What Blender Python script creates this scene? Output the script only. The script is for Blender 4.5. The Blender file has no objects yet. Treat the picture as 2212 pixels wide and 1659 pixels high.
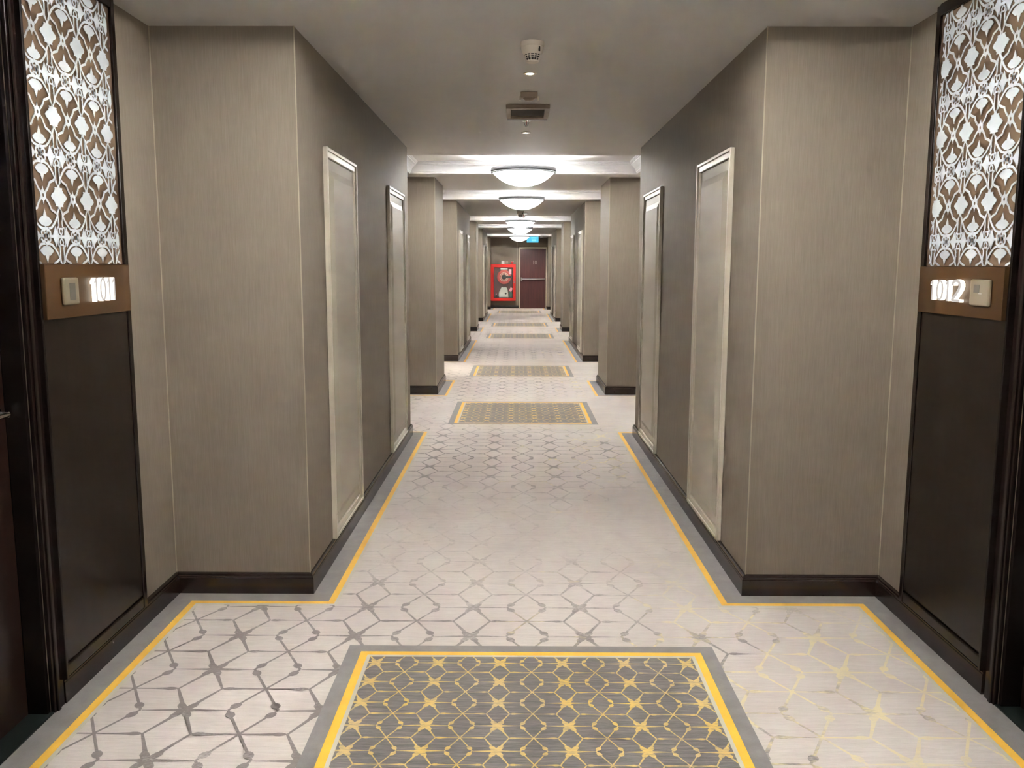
import bpy, bmesh, math, random
from mathutils import Vector, Matrix
random.seed(7)
scene = bpy.context.scene
COL = scene.collection

# ------------------------------------------------------------------ camera
F_PX, IMG_W = 1864.49, 2212.0
PITCH, YAW, ROLL = math.radians(7.7804), math.radians(-.3464), math.radians(.1437)
def cam_axis(x, y, z):
    c, s = math.cos(PITCH), math.sin(PITCH)
    y, z = c*y + s*z, -s*y + c*z
    c, s = math.cos(YAW), math.sin(YAW)
    return Vector((c*x + s*y, -s*x + c*y, z))
cr, sr = math.cos(ROLL), math.sin(ROLL)
ax_r, ax_f, ax_u = cam_axis(cr, 0, sr), cam_axis(0, 1, 0), cam_axis(-sr, 0, cr)
cam_d = bpy.data.cameras.new('camera')
cam_d.sensor_fit = 'HORIZONTAL'; cam_d.sensor_width = 36.0
cam_d.lens = F_PX/IMG_W*36.0
cam_d.clip_start = .02; cam_d.clip_end = 100
cam = bpy.data.objects.new('camera', cam_d); COL.objects.link(cam)
cam.matrix_world = Matrix(((ax_r.x, ax_u.x, -ax_f.x, 0), (ax_r.y, ax_u.y, -ax_f.y, 0), (ax_r.z, ax_u.z, -ax_f.z, 1.5), (0, 0, 0, 1)))
scene.camera = cam

# ------------------------------------------------------------------ world, exposure, light levels
w = bpy.data.worlds.new('world'); scene.world = w; w.use_nodes = True
w.node_tree.nodes['Background'].inputs[0].default_value = (.02, .02, .02, 1)
w.node_tree.nodes['Background'].inputs[1].default_value = .2
vs = scene.view_settings
vs.view_transform = 'Standard'; vs.look = 'None'; vs.gamma = 1.0; vs.exposure = 3.45
vs.use_curve_mapping = False
scene.cycles.use_denoising = True; scene.cycles.sample_clamp_indirect = 40.0; scene.cycles.use_light_tree = False
scene.cycles.max_bounces = 6; scene.cycles.diffuse_bounces = 4; scene.cycles.glossy_bounces = 2; scene.cycles.transmission_bounces = 2; scene.cycles.transparent_max_bounces = 4
scene.cycles.use_adaptive_sampling = True; scene.cycles.adaptive_threshold = .03
scene.cycles.caustics_reflective = False; scene.cycles.caustics_refractive = False
LS = .125              # light unit that goes with the exposure
BOWL = 20.0*LS         # radiance of the glass bowls
TOP = 600.0*LS         # light thrown up into the coffers by the open bowls
SPOT = 18.0*LS             # watt of one ceiling downlight

# ------------------------------------------------------------------ helpers
def srgb(r, g, b):
    f = lambda v: (v/255/12.92 if v <= 10 else ((v/255 + .055)/1.055)**2.4)
    return (f(r), f(g), f(b), 1)

class MB:
    def __init__(s): s.v = []; s.f = []; s.m = []
    def add(s, vs, fs, mi=0):
        n = len(s.v); s.v += [tuple(p) for p in vs]
        for q in fs: s.f.append([i + n for i in q]); s.m.append(mi)
        return s
    def box(s, x0, x1, y0, y1, z0, z1, mi=0):
        return s.add([(x0,y0,z0),(x1,y0,z0),(x1,y1,z0),(x0,y1,z0),(x0,y0,z1),(x1,y0,z1),(x1,y1,z1),(x0,y1,z1)],
                     [(0,3,2,1),(4,5,6,7),(0,1,5,4),(1,2,6,5),(2,3,7,6),(3,0,4,7)], mi)
    def prism(s, poly, z0, z1, mi=0):
        n = len(poly)
        return s.add([(x,y,z0) for x,y in poly] + [(x,y,z1) for x,y in poly],
                     [tuple(range(n))[::-1], tuple(range(n, 2*n))] + [(i,(i+1)%n,(i+1)%n+n,i+n) for i in range(n)], mi)
    def lathe(s, prof, c=(0,0,0), n=32, mi=0, axis='z', cap=True):
        vs = []; fs = []
        for r, h in prof:
            for i in range(n):
                a = 2*math.pi*i/n; p = (r*math.cos(a), r*math.sin(a), h)
                if axis == 'y': p = (p[0], h, p[1])
                if axis == 'x': p = (h, p[0], p[1])
                vs.append((p[0]+c[0], p[1]+c[1], p[2]+c[2]))
        for k in range(len(prof)-1):
            for i in range(n): j = (i+1) % n; fs.append((k*n+i, k*n+j, (k+1)*n+j, (k+1)*n+i))
        if cap:
            if prof[0][0] > 1e-5: fs.append(tuple(range(n))[::-1])
            if prof[-1][0] > 1e-5: fs.append(tuple(range((len(prof)-1)*n, len(prof)*n)))
        return s.add(vs, fs, mi)
    def tube(s, pts, r, n=10, mi=0, closed=False):
        pts = [Vector(p) for p in pts]; vs = []; fs = []; m = len(pts)
        up = Vector((0,0,1))
        for k, p in enumerate(pts):
            a = pts[(k-1) % m] if (closed or k > 0) else p
            b = pts[(k+1) % m] if (closed or k < m-1) else p
            t = (b-a).normalized()
            u = t.cross(up)
            if u.length < 1e-3: u = t.cross(Vector((1,0,0)))
            u.normalize(); q = t.cross(u)
            for i in range(n):
                an = 2*math.pi*i/n; vs.append(p + u*r*math.cos(an) + q*r*math.sin(an))
        for k in range(m if closed else m-1):
            for i in range(n):
                j = (i+1) % n; k2 = (k+1) % m
                fs.append((k*n+i, k*n+j, k2*n+j, k2*n+i))
        if not closed: fs += [tuple(range(n))[::-1], tuple(range((m-1)*n, m*n))]
        return s.add(vs, fs, mi)
    def build(s, name, mat, parent=None, smooth=False, bevel=0, seg=2, loc=None):
        me = bpy.data.meshes.new(name); me.from_pydata(s.v, [], s.f)
        mats = mat if isinstance(mat, (list, tuple)) else [mat]
        for m in mats: me.materials.append(m)
        for p, i in zip(me.polygons, s.m): p.material_index = i
        bm = bmesh.new(); bm.from_mesh(me)
        bmesh.ops.remove_doubles(bm, verts=bm.verts, dist=1e-6)
        bmesh.ops.recalc_face_normals(bm, faces=bm.faces); bm.to_mesh(me); bm.free()
        if smooth:
            for p in me.polygons: p.use_smooth = True
            me.set_sharp_from_angle(angle=math.radians(38))
        return link(name, me, parent, bevel, seg, loc)

def link(name, me, parent=None, bevel=0, seg=2, loc=None):
    o = bpy.data.objects.new(name, me); COL.objects.link(o)
    if parent is not None: o.parent = parent
    if loc: o.location = loc
    if bevel:
        b = o.modifiers.new('bevel', 'BEVEL'); b.width = bevel; b.segments = seg; b.limit_method = 'ANGLE'
        b.angle_limit = math.radians(40)
    return o
def tag(o, label, cat, group=None, kind=None):
    o['label'] = label; o['category'] = cat
    if group: o['group'] = group
    if kind: o['kind'] = kind
    return o
def thing(name, loc, label, cat, group=None, kind=None, rz=0):
    o = bpy.data.objects.new(name, None); COL.objects.link(o); o.location = loc; o.rotation_euler = (0, 0, rz)
    o.empty_display_size = .1
    return tag(o, label, cat, group, kind)
def copy_thing(src, loc, label, rz=None, group=None):
    def cp(o, par):
        c = o.copy(); COL.objects.link(c); c.parent = par
        for ch in list(o.children): cp(ch, c)
        return c
    r = cp(src, None); r.location = loc; r['label'] = label
    if rz is not None: r.rotation_euler = (0, 0, rz)
    if group: r['group'] = group
    return r

# ------------------------------------------------------------------ materials
def newmat(name, col=(.5,.5,.5,1), rough=.5, metal=0, spec=.5):
    m = bpy.data.materials.new(name); m.use_nodes = True
    b = m.node_tree.nodes['Principled BSDF']
    b.inputs['Base Color'].default_value = col; b.inputs['Roughness'].default_value = rough
    b.inputs['Metallic'].default_value = metal; b.inputs['Specular IOR Level'].default_value = spec
    return m
class NT:
    def __init__(s, m): s.t = m.node_tree; s.b = s.t.nodes['Principled BSDF']
    def n(s, typ, **kw):
        nd = s.t.nodes.new(typ)
        for k, v in kw.items(): setattr(nd, k, v)
        return nd
    def l(s, a, b): s.t.links.new(a, b)
    def pos(s, scale=(1,1,1), off=(0,0,0)):
        g = s.n('ShaderNodeNewGeometry'); mp = s.n('ShaderNodeMapping')
        mp.inputs['Scale'].default_value = scale; mp.inputs['Location'].default_value = off
        s.l(g.outputs['Position'], mp.inputs['Vector']); return mp.outputs[0]
    def noise(s, vec, scale=1, detail=3, rough=.6):
        nd = s.n('ShaderNodeTexNoise'); nd.inputs['Scale'].default_value = scale
        nd.inputs['Detail'].default_value = detail; nd.inputs['Roughness'].default_value = rough
        s.l(vec, nd.inputs['Vector']); return nd.outputs['Fac']
    def ramp(s, fac, stops):
        r = s.n('ShaderNodeValToRGB'); e = r.color_ramp.elements
        while len(e) < len(stops): e.new(.5)
        for el, (p, c) in zip(e, stops): el.position = p; el.color = c
        s.l(fac, r.inputs[0]); return r.outputs[0]
    def mix(s, fac, a, b, mode='MIX'):
        nd = s.n('ShaderNodeMix', data_type='RGBA', blend_type=mode)
        for sock, v in ((nd.inputs[0], fac), (nd.inputs[6], a), (nd.inputs[7], b)):
            if hasattr(v, 'links') or hasattr(v, 'is_linked'): s.l(v, sock)
            else: sock.default_value = v
        return nd.outputs[2]
    def math(s, op, a, b=0, clamp=False):
        nd = s.n('ShaderNodeMath', operation=op, use_clamp=clamp)
        for i, v in enumerate((a, b)):
            if hasattr(v, 'is_linked'): s.l(v, nd.inputs[i])
            else: nd.inputs[i].default_value = v
        return nd.outputs[0]
    def bump(s, fac, strength, dist=.002):
        b = s.n('ShaderNodeBump'); b.inputs['Strength'].default_value = strength; b.inputs['Distance'].default_value = dist
        s.l(fac, b.inputs['Height']); s.l(b.outputs[0], s.b.inputs['Normal'])
G = lambda v: (v, v, v, 1)

def mat_wallpaper():
    m = newmat('wallpaper', rough=.7, spec=.15); t = NT(m)
    a = t.noise(t.pos((230,230,6)), 1, 2, .65)
    b = t.noise(t.pos((520,520,14), (3,1,2)), 1, 1, .6)
    c = t.noise(t.pos((2.2,2.2,.5), (7,3,1)), 1, 2)
    s = t.math('ADD', t.math('MULTIPLY', a, .6), t.math('MULTIPLY', b, .4))
    col = t.ramp(s, [(.25, srgb(122,112,98)), (.5, srgb(130,120,106)), (.75, srgb(138,128,114))])
    col = t.mix(t.math('MULTIPLY', c, .18), col, srgb(121,110,97))
    t.l(col, t.b.inputs['Base Color']); t.bump(s, .25, .0015)
    r = t.ramp(s, [(.3, G(.8)), (.7, G(.6))]); t.l(r, t.b.inputs['Roughness'])
    return m
def mat_paint(name, col, rough=.6, amt=.06, spec=.4):
    m = newmat(name, col, rough, 0, spec); t = NT(m)
    n = t.noise(t.pos((3,3,3)), 1, 4)
    k = t.ramp(n, [(.3, G(1-amt)), (.7, G(1))])
    t.l(t.mix(1.0, col, k, 'MULTIPLY'), t.b.inputs['Base Color'])
    t.bump(t.noise(t.pos((260,260,260)), 1, 2), .06, .0006); return m
def mat_wood(name, c1, c2, rough=.25, scale=(3,3,26), along='z', spec=.5):
    m = newmat(name, c1, rough, 0, spec); t = NT(m)
    sc = {'z': (38,38,1.6), 'y': (38,1.6,38), 'x': (1.6,38,38)}[along]
    n = t.noise(t.pos(sc), 1, 5, .6)
    col = t.ramp(n, [(.3, c1), (.7, c2)]); t.l(col, t.b.inputs['Base Color'])
    t.bump(n, .05, .0005); return m

def carpet_base(t, dark=False):
    """pale woven ground with weft streaks running across the corridor"""
    a = t.noise(t.pos((5,95,1)), 1, 3, .65)
    b = t.noise(t.pos((22,330,1), (4,9,0)), 1, 2, .6)
    c = t.noise(t.pos((.9,1.5,1), (1.3,.4,0)), 1, 3)
    d = t.noise(t.pos((420,420,1)), 1, 2)
    s = t.math('ADD', t.math('MULTIPLY', a, .55), t.math('MULTIPLY', b, .45))
    if dark:
        col = t.ramp(s, [(.3, srgb(84,81,80)), (.5, srgb(116,112,109)), (.72, srgb(150,144,138))])
    else:
        col = t.ramp(s, [(.28, srgb(188,179,171)), (.5, srgb(206,197,189)), (.7, srgb(217,209,201))])
        col = t.mix(t.math('MULTIPLY', t.ramp(c, [(.45, G(0)), (.7, G(1))]), .55), col, srgb(184,172,166))
    col = t.mix(.5, col, t.ramp(d, [(.25, G(.82)), (.75, G(1.0))]), 'MULTIPLY')
    return col, d
def mat_carpet(name, dark=False):
    m = newmat(name, rough=.95, spec=.08); t = NT(m)
    col, d = carpet_base(t, dark); t.l(col, t.b.inputs['Base Color']); t.bump(d, .5, .002)
    return m
def mat_yarn(name, c, amt=.2):
    m = newmat(name, rough=.95, spec=.08); t = NT(m)
    n = t.noise(t.pos((14,14,1)), 1, 4); d = t.noise(t.pos((420,420,1)), 1, 2)
    col = t.mix(1.0, c, t.ramp(n, [(.3, G(1-amt)), (.7, G(1))]), 'MULTIPLY')
    t.l(col, t.b.inputs['Base Color']); t.bump(d, .5, .002); return m
def mat_motif():
    """grey and straw yarn of the woven lattice, worn away in patches"""
    m = newmat('carpet_motif', rough=.95, spec=.08); t = NT(m)
    base, d = carpet_base(t)
    g = t.n('ShaderNodeNewGeometry'); sp = t.n('ShaderNodeSeparateXYZ'); t.l(g.outputs['Position'], sp.inputs[0])
    X, Y = sp.outputs[0], sp.outputs[1]
    n1 = t.noise(t.pos((1.3,1.7,1), (2.1,5.2,0)), 1, 3)
    n2 = t.noise(t.pos((11,22,1), (7,1,0)), 1, 3, .7)
    n4 = t.noise(t.pos((70,190,1), (3,2,0)), 1, 2, .7)
    n3 = t.noise(t.pos((2.4,3.2,1), (.6,2.7,0)), 1, 2)
    # how strong: weakest in a worn band across the middle of each long bay
    wave = t.math('SINE', t.math('ADD', t.math('MULTIPLY', Y, 2*math.pi/4.1), -2.72))
    s = t.math('ADD', t.math('ADD', t.math('MULTIPLY', n1, .8), t.math('ADD', t.math('MULTIPLY', t.math('SUBTRACT', n2, .5), 1.15), t.math('MULTIPLY', t.math('SUBTRACT', n4, .5), .9))), t.math('MULTIPLY', wave, .3))
    s = t.math('ADD', s, .27)
    s = t.math('ADD', s, t.math('MULTIPLY', X, -.10)); a = t.ramp(s, [(.38, G(.02)), (.66, G(.40)), (.98, G(.88))])
    # straw colour drifts in on the right of the corridor
    yl = t.math('ADD', t.math('MULTIPLY', X, .22), t.math('ADD', n3, t.math('MULTIPLY', t.math('SUBTRACT', n2, .5), .5)))
    yf = t.ramp(yl, [(.60, G(0)), (.72, G(1))])
    grey = t.ramp(n2, [(.3, srgb(92,87,84)), (.7, srgb(128,120,114))])
    c = t.mix(yf, grey, srgb(220,206,158))
    col = t.mix(a, base, c); t.l(col, t.b.inputs['Base Color']); t.bump(d, .5, .002)
    return m
def mat_rugmotif():
    m = newmat('inset_motif', rough=.95, spec=.08); t = NT(m)
    base, d = carpet_base(t, True)
    n2 = t.noise(t.pos((26,90,1)), 1, 3, .7); n1 = t.noise(t.pos((3,2,1)), 1, 2)
    c = t.ramp(n1, [(.35, srgb(214,188,128)), (.65, srgb(226,190,86))])
    a = t.ramp(n2, [(.28, G(.3)), (.55, G(.92))])
    t.l(t.mix(a, base, c), t.b.inputs['Base Color']); t.bump(d, .5, .002); return m
def mat_emit(name, col, strength):
    m = bpy.data.materials.new(name); m.use_nodes = True; nt = m.node_tree
    nt.nodes.remove(nt.nodes['Principled BSDF'])
    e = nt.nodes.new('ShaderNodeEmission'); e.inputs[0].default_value = col; e.inputs[1].default_value = strength
    nt.links.new(e.outputs[0], nt.nodes['Material Output'].inputs[0]); return m
def mat_glass(name):
    m = newmat(name, (.9,.95,.95,1), .05, 0, .5)
    b = m.node_tree.nodes['Principled BSDF']; b.inputs['Alpha'].default_value = .05; return m

M = dict(
    paper=mat_wallpaper(),
    soffit=mat_paint('soffit_paint', srgb(204,203,202), .7, .015),
    white=mat_paint('cornice_paint', srgb(218,218,219), .55, .02),
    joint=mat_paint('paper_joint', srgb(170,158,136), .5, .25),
    cream=mat_paint('panel_paint', srgb(168,160,144), .55, .05, .5),
    creamtrim=mat_paint('panel_trim_paint', srgb(186,178,161), .35, .03, .5),
    base=mat_wood('baseboard_wood', srgb(30,20,17), srgb(46,32,27), .22, along='y', spec=.6),
    dark=mat_wood('espresso_wood', srgb(24,16,11), srgb(34,24,17), .3, spec=.35),
    black=mat_wood('dark_edge_wood', srgb(17,12,11), srgb(27,19,17), .25, spec=.5),
    casing=mat_wood('casing_wood', srgb(24,15,13), srgb(34,22,19), .2, spec=.6),
    leaf=mat_wood('room_door_wood', srgb(30,17,13), srgb(42,24,19), .3),
    exit_leaf=mat_wood('exit_door_wood', srgb(66,28,26), srgb(84,40,36), .4),
    bronze=newmat('bronze_sheet', srgb(118,96,74), .36, .45, .5),
    plate=mat_paint('bronze_plate', srgb(76,51,27), .4, .08, .5),
    fret=newmat('white_fretwork', srgb(176,183,188), .45, 0, .5),
    field=mat_carpet('carpet_field'), motif=mat_motif(), rugfield=mat_carpet('inset_field', True), rugmotif=mat_rugmotif(),
    grey=mat_yarn('grey_yarn', srgb(140,136,133)), yellow=mat_yarn('yellow_yarn', srgb(244,190,62), .1), pale=mat_yarn('pale_yarn', srgb(198,192,178), .08),
    bowl_warm=mat_emit('lit_glass_bowl_warm', (1, .955, .89, 1), BOWL*.95),
    topglow=mat_emit('lit_top_plate', (1, .98, .955, 1), TOP),
    bowl=mat_emit('lit_glass_bowl', (1, .98, .955, 1), BOWL),
    rim=newmat('grey_metal_rim', srgb(84,84,86), .5, .1),
    steel=newmat('brushed_steel', srgb(192,192,190), .45, .1),
    numeral=newmat('dull_metal_numeral', srgb(150,128,120), .35, .6),
    chrome=newmat('chrome', srgb(215,215,215), .15, 1),
    plastic=mat_paint('detector_plastic', srgb(214,206,192), .35, .03), slot=newmat('dark_slot', srgb(38,34,32), .6),
    slat=newmat('vent_slat', srgb(84,78,72), .5, .2),
    beige=mat_paint('beige_plastic', srgb(176,160,142), .5, .03),
    lens=mat_emit('downlight_lens', (1, .93, .78, 1), 30*LS),
    digit=mat_emit('lit_digit_edge', (1, .87, .68, 1), 2.2*LS), digitface=mat_emit('lit_digit_face', (.92, .84, .78, 1), .5*LS),
    switch=newmat('metal_switch_plate', srgb(178,168,146), .3, .6), switch2=newmat('switch_window', srgb(120,118,108), .3, .3),
    red=mat_paint('red_enamel', srgb(206,44,36), .3, .04), reddark=newmat('cabinet_inside', srgb(92,28,30), .5),
    hose=newmat('hose_red', srgb(190,60,50), .4), hoserim=newmat('reel_rim', srgb(238,190,175), .35), blackp=newmat('black_rubber', srgb(28,28,30), .5),
    canvas=mat_paint('canvas', srgb(206,208,196), .9, .08), green=newmat('green_bag', srgb(52,96,82), .7), pink=newmat('pink_paper', srgb(232,160,172), .8), paperw=newmat('white_paper', srgb(224,222,216), .8),
    glass=mat_glass('cabinet_glass'), cyan=mat_emit('sign_face', (.10, .55, .78, 1), .9*LS), cyan2=mat_emit('sign_mark', (.25, .78, .92, 1), .9*LS),
    cream_metal=mat_paint('door_frame_paint', srgb(190,178,156), .4, .03), tile=newmat('threshold_tile', srgb(26,32,30), .4),
    orange=newmat('alarm_red', srgb(190,50,44), .4),
)

for k in ('field', 'motif', 'rugfield', 'rugmotif', 'grey', 'yellow', 'pale'):      # soft pile catches light at low angles
    b_ = M[k].node_tree.nodes['Principled BSDF']; b_.inputs['Sheen Weight'].default_value = .35; b_.inputs['Sheen Roughness'].default_value = .45

# ------------------------------------------------------------------ plan of the corridor (metres, camera at x=0 y=0)
XL, XR, WL, WR, ZC = -.952, 1.053, -1.570, 1.664, 2.505
Y0, Y1 = -6.0, 31.133
PIERS = [(-6.0,-2.22), (.265,1.36), (3.8225,7.598), (10.085,11.181), (13.638,17.374), (20.0,21.1), (23.58,27.3), (30.2,Y1)]
BT, BH = .019, .098
COFFERS = [(-1.70,-.10), (1.90,3.44), (8.12,9.73), (11.76,13.39), (17.86,19.61), (21.27,23.05), (27.56,29.45)]
LAMPS = [-.90, 2.58, 8.92, 12.57, 18.73, 22.20, 28.50]
CX0, CX1, ZT = -1.19, 1.31, 2.64
def outline(xn, xw):
    pts = []
    for i, (a, b) in enumerate(PIERS):
        if i > 0: pts.append((xw, a))
        pts += [(xn, a), (xn, b)]
        if i < len(PIERS)-1: pts.append((xw, b))
    return pts
OUT_L, OUT_R = outline(XL, WL), outline(XR, WR)
# notch for the room doors: near edge, far edge
NOTCH_L, NOTCH_R, DEEP = (1.80, 2.727), (1.90, 2.815), .10
DOORH = 2.40

def wall_side(name, out, xo, xw, notch, sgn, label):
    poly = []
    for p in out:
        poly.append(p)
        if abs(p[0]-xw) < 1e-6 and abs(p[1]-1.36) < 1e-6:
            poly += [(xw, notch[0]), (xw+sgn*DEEP, notch[0]), (xw+sgn*DEEP, notch[1]), (xw, notch[1])]
    poly = [(xo, Y0)] + poly + [(xo, Y1)]
    mb = MB().prism(poly, 0, ZT+.06)
    mb.box(min(xw, xw+sgn*DEEP), max(xw, xw+sgn*DEEP), notch[0], notch[1], DOORH, ZT+.06)
    o = mb.build(name, M['paper'], bevel=.004)
    return tag(o, label, 'wall', kind='structure')
wall_l = wall_side('wall_left', OUT_L, -2.1, WL, NOTCH_L, -1, 'taupe grasscloth wall with stepped piers on the left')
wall_r = wall_side('wall_right', OUT_R, 2.2, WR, NOTCH_R, 1, 'taupe grasscloth wall with stepped piers on the right')
tag(MB().box(-2.1, 2.2, Y1, Y1+.12, 0, ZT+.06).build('wall_end', M['paper']), 'beige end wall behind the exit door and hose cabinet', 'wall', kind='structure')
tag(MB().box(-2.1, 2.2, Y0-.12, Y0, 0, ZT+.06).build('wall_back', M['paper']), 'taupe wall closing the corridor behind the viewer', 'wall', kind='structure')

# pale paper joints at the corners of the near piers
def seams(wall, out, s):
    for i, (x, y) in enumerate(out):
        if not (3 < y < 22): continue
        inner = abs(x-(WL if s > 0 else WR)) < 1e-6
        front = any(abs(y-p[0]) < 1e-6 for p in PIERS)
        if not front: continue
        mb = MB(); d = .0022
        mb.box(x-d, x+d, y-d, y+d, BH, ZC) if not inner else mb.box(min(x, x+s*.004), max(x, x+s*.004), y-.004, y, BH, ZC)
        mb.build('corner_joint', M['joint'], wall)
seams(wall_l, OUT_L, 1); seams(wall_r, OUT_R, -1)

# ceiling: low soffit with a coffer over each bay
mb = MB(); y = Y0
for a, b in COFFERS:
    mb.box(-2.1, 2.2, y, a, ZC, ZT+.06); mb.box(-2.1, CX0, a, b, ZC, ZT+.06); mb.box(CX1, 2.2, a, b, ZC, ZT+.06); y = b
mb.box(-2.1, 2.2, y, Y1+.12, ZC, ZT+.06)
ceil = tag(mb.build('ceiling', M['soffit']), 'low grey-beige ceiling with white coffers over the bays', 'ceiling', kind='structure')
PROF = [(0,ZC), (-.0005,ZC+.004), (.006,ZC+.006), (.006,ZC+.016), (.013,ZC+.019), (.013,ZC+.027), (.018,ZC+.031), (.026,ZC+.048), (.040,ZC+.066), (.060,ZC+.082), (.078,ZC+.090), (.078,ZC+.099), (.088,ZC+.102), (.088,ZC+.112), (.098,ZC+.116), (.098,ZC+.14)]
for a, b in COFFERS:
    MB().box(CX0-.02, CX1+.02, a-.02, b+.02, ZC+.125, ZC+.15).build('coffer_panel', M['white'], ceil)
    vs_, fs_ = [], []
    for d, z in PROF:
        vs_ += [(CX0+d, a+d, z), (CX1-d, a+d, z), (CX1-d, b-d, z), (CX0+d, b-d, z)]
    for k in range(len(PROF)-1):
        for i in range(4): j = (i+1) % 4; fs_.append((4*k+i, 4*k+j, 4*k+4+j, 4*k+4+i))
    MB().add(vs_, fs_).build('cornice', M['white'], ceil)

# ------------------------------------------------------------------ floor carpet
floor = tag(MB().box(-2.1, 2.2, Y0, Y1, -.05, 0).build('floor', M['field']), 'pale grey-beige patterned carpet with grey border and yellow stripe', 'carpet', kind='structure')
def offset(line, d):
    """mitred offset of an axis aligned polyline to its right-hand side"""
    res = []; n = len(line)
    for i, p in enumerate(line):
        ns = []
        for a, b in ((i-1, i), (i, i+1)):
            if a < 0 or b >= n: continue
            dx, dy = line[b][0]-line[a][0], line[b][1]-line[a][1]; L = math.hypot(dx, dy)
            if L > 1e-9: ns.append((dy/L, -dx/L))
        if len(ns) == 2 and abs(ns[0][0]*ns[1][0]+ns[0][1]*ns[1][1]) < .5: nx, ny = ns[0][0]+ns[1][0], ns[0][1]+ns[1][1]
        else: nx, ny = ns[0]
        res.append((p[0]+nx*d, p[1]+ny*d))
    return res
LOOP = OUT_L + OUT_R[::-1]
def band(name, d0, d1, z, mat):
    A, B = offset(LOOP, d0), offset(LOOP, d1); n = len(LOOP)
    mb = MB().add([(x,y,z) for x,y in A] + [(x,y,z) for x,y in B], [(i, i+1, n+i+1, n+i) for i in range(n-1)])
    return mb.build(name, mat, floor)
DY, WY, WP = .106, .030, .016
band('border_band', 0, DY, .0012, M['grey'])
band('border_stripe', DY, DY+WY, .0016, M['yellow'])
band('border_line', DY+WY, DY+WY+WP, .0014, M['pale'])
DF = DY+WY+WP

# woven lattice: six-armed stars, hexagons between them and columns of diamonds
def lift(mb, z):
    """strands that cross lie a hair above one another"""
    mb.k = (getattr(mb, 'k', 0) + 1) % mb.period if hasattr(mb, 'period') else 0
    return z + mb.k*.00004
def ellipse(mb, cx, cy, rx, ry, ang=0, n=8, z=0):
    z = lift(mb, z); c, s = math.cos(ang), math.sin(ang)
    mb.add([(cx + rx*math.cos(2*math.pi*i/n)*c - ry*math.sin(2*math.pi*i/n)*s, cy + rx*math.cos(2*math.pi*i/n)*s + ry*math.sin(2*math.pi*i/n)*c, z) for i in range(n)], [tuple(range(n))])
def taper(mb, p, q, w0, w1, z=0):
    z = lift(mb, z)
    dx, dy = q[0]-p[0], q[1]-p[1]; L = math.hypot(dx, dy); nx, ny = -dy/L/2, dx/L/2
    mb.add([(p[0]+nx*w0, p[1]+ny*w0, z), (p[0]-nx*w0, p[1]-ny*w0, z), (q[0]-nx*w1, q[1]-ny*w1, z), (q[0]+nx*w1, q[1]+ny*w1, z)], [(0,1,2,3)])
def motif_cell(mb, ox, oy, a, b, w, z, k=1.0):
    P = lambda u, v: (ox + u*a, oy + v*b)
    th = math.atan2(.5*b, .167*a)
    # star
    for sx in (-1, 1):
        taper(mb, P(0,0), P(sx*.08*k,0), .11*b*k, .045*b*k, z); taper(mb, P(sx*.075*k,0), P(sx*.31,0), .05*b*k, .014*b, z)
        for sy in (-1, 1):
            taper(mb, P(0,0), P(sx*.052*k,sy*.125*k), .10*b*k, .10*b*k, z); taper(mb, P(sx*.05*k,sy*.12*k), P(sx*.066*k,sy*.19*k), .10*b*k, w, z)
            taper(mb, P(sx*.055*k,sy*.16*k), P(sx*.167,sy*.5), w*1.6, w*.9, z)
    ellipse(mb, ox, oy, .050*a*k, .075*b*k, 0, 8, z)
    # rails of the half row with their spindles
    for sx in (-1, 1):
        taper(mb, P(sx*.167,.5), P(sx*.5,.5), w*.9, w*.75, z)
        x, y = P(sx*.225,.5); ellipse(mb, x, y, .052*a, .038*b, 0, 10, z)
        taper(mb, P(sx*.26,.5), P(sx*.36,.5), .05*b, w*.75, z)
    # diamonds
    for sx in (-1, 1):
        for sy in (0, 1):
            p, q = P(.5,.5), P(.5+sx*.182, sy)
            taper(mb, p, q, w, w, z)
            x, y = p[0]+(q[0]-p[0])*.80, p[1]+(q[1]-p[1])*.80
            ang = math.atan2(q[1]-p[1], q[0]-p[0]); ellipse(mb, x, y, .048*a, .055*b, ang, 10, z)
def motif(name, rects, a, b, x0, y0, w, z, mat, parent, k=1.0):
    out = bmesh.new()
    for (xa, xb, ya, yb) in rects:
        if xb-xa < .02 or yb-ya < .02: continue
        mb = MB(); mb.period = 31
        for i in range(math.floor((xa-x0)/a)-1, math.ceil((xb-x0)/a)+2):
            for j in range(math.floor((ya-y0)/b)-1, math.ceil((yb-y0)/b)+2):
                motif_cell(mb, x0+i*a, y0+j*b, a, b, w, z, k)
        me = bpy.data.meshes.new('tmp'); me.from_pydata(mb.v, [], mb.f)
        bm = bmesh.new(); bm.from_mesh(me); bpy.data.meshes.remove(me)
        for co, no in (((xa,0,0),(-1,0,0)), ((xb,0,0),(1,0,0)), ((0,ya,0),(0,-1,0)), ((0,yb,0),(0,1,0))):
            bmesh.ops.bisect_plane(bm, geom=bm.verts[:]+bm.edges[:]+bm.faces[:], plane_co=co, plane_no=no, clear_outer=True)
        for f in bm.faces:
            if f.normal.z < 0: f.normal_flip()
        t = bpy.data.meshes.new('tmp2'); bm.to_mesh(t); bm.free(); out.from_mesh(t); bpy.data.meshes.remove(t)
    me = bpy.data.meshes.new(name); out.to_mesh(me); out.free(); me.materials.append(mat)
    return link(name, me, parent)
RX0, RX1 = -.608, .7216
RUGS = [(1.915,3.207), (8.166,9.455), (11.775,12.992), (18.045,19.283), (21.68,22.905), (28.05,29.216)]
GB = .055
rects = []
prev = Y0
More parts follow.
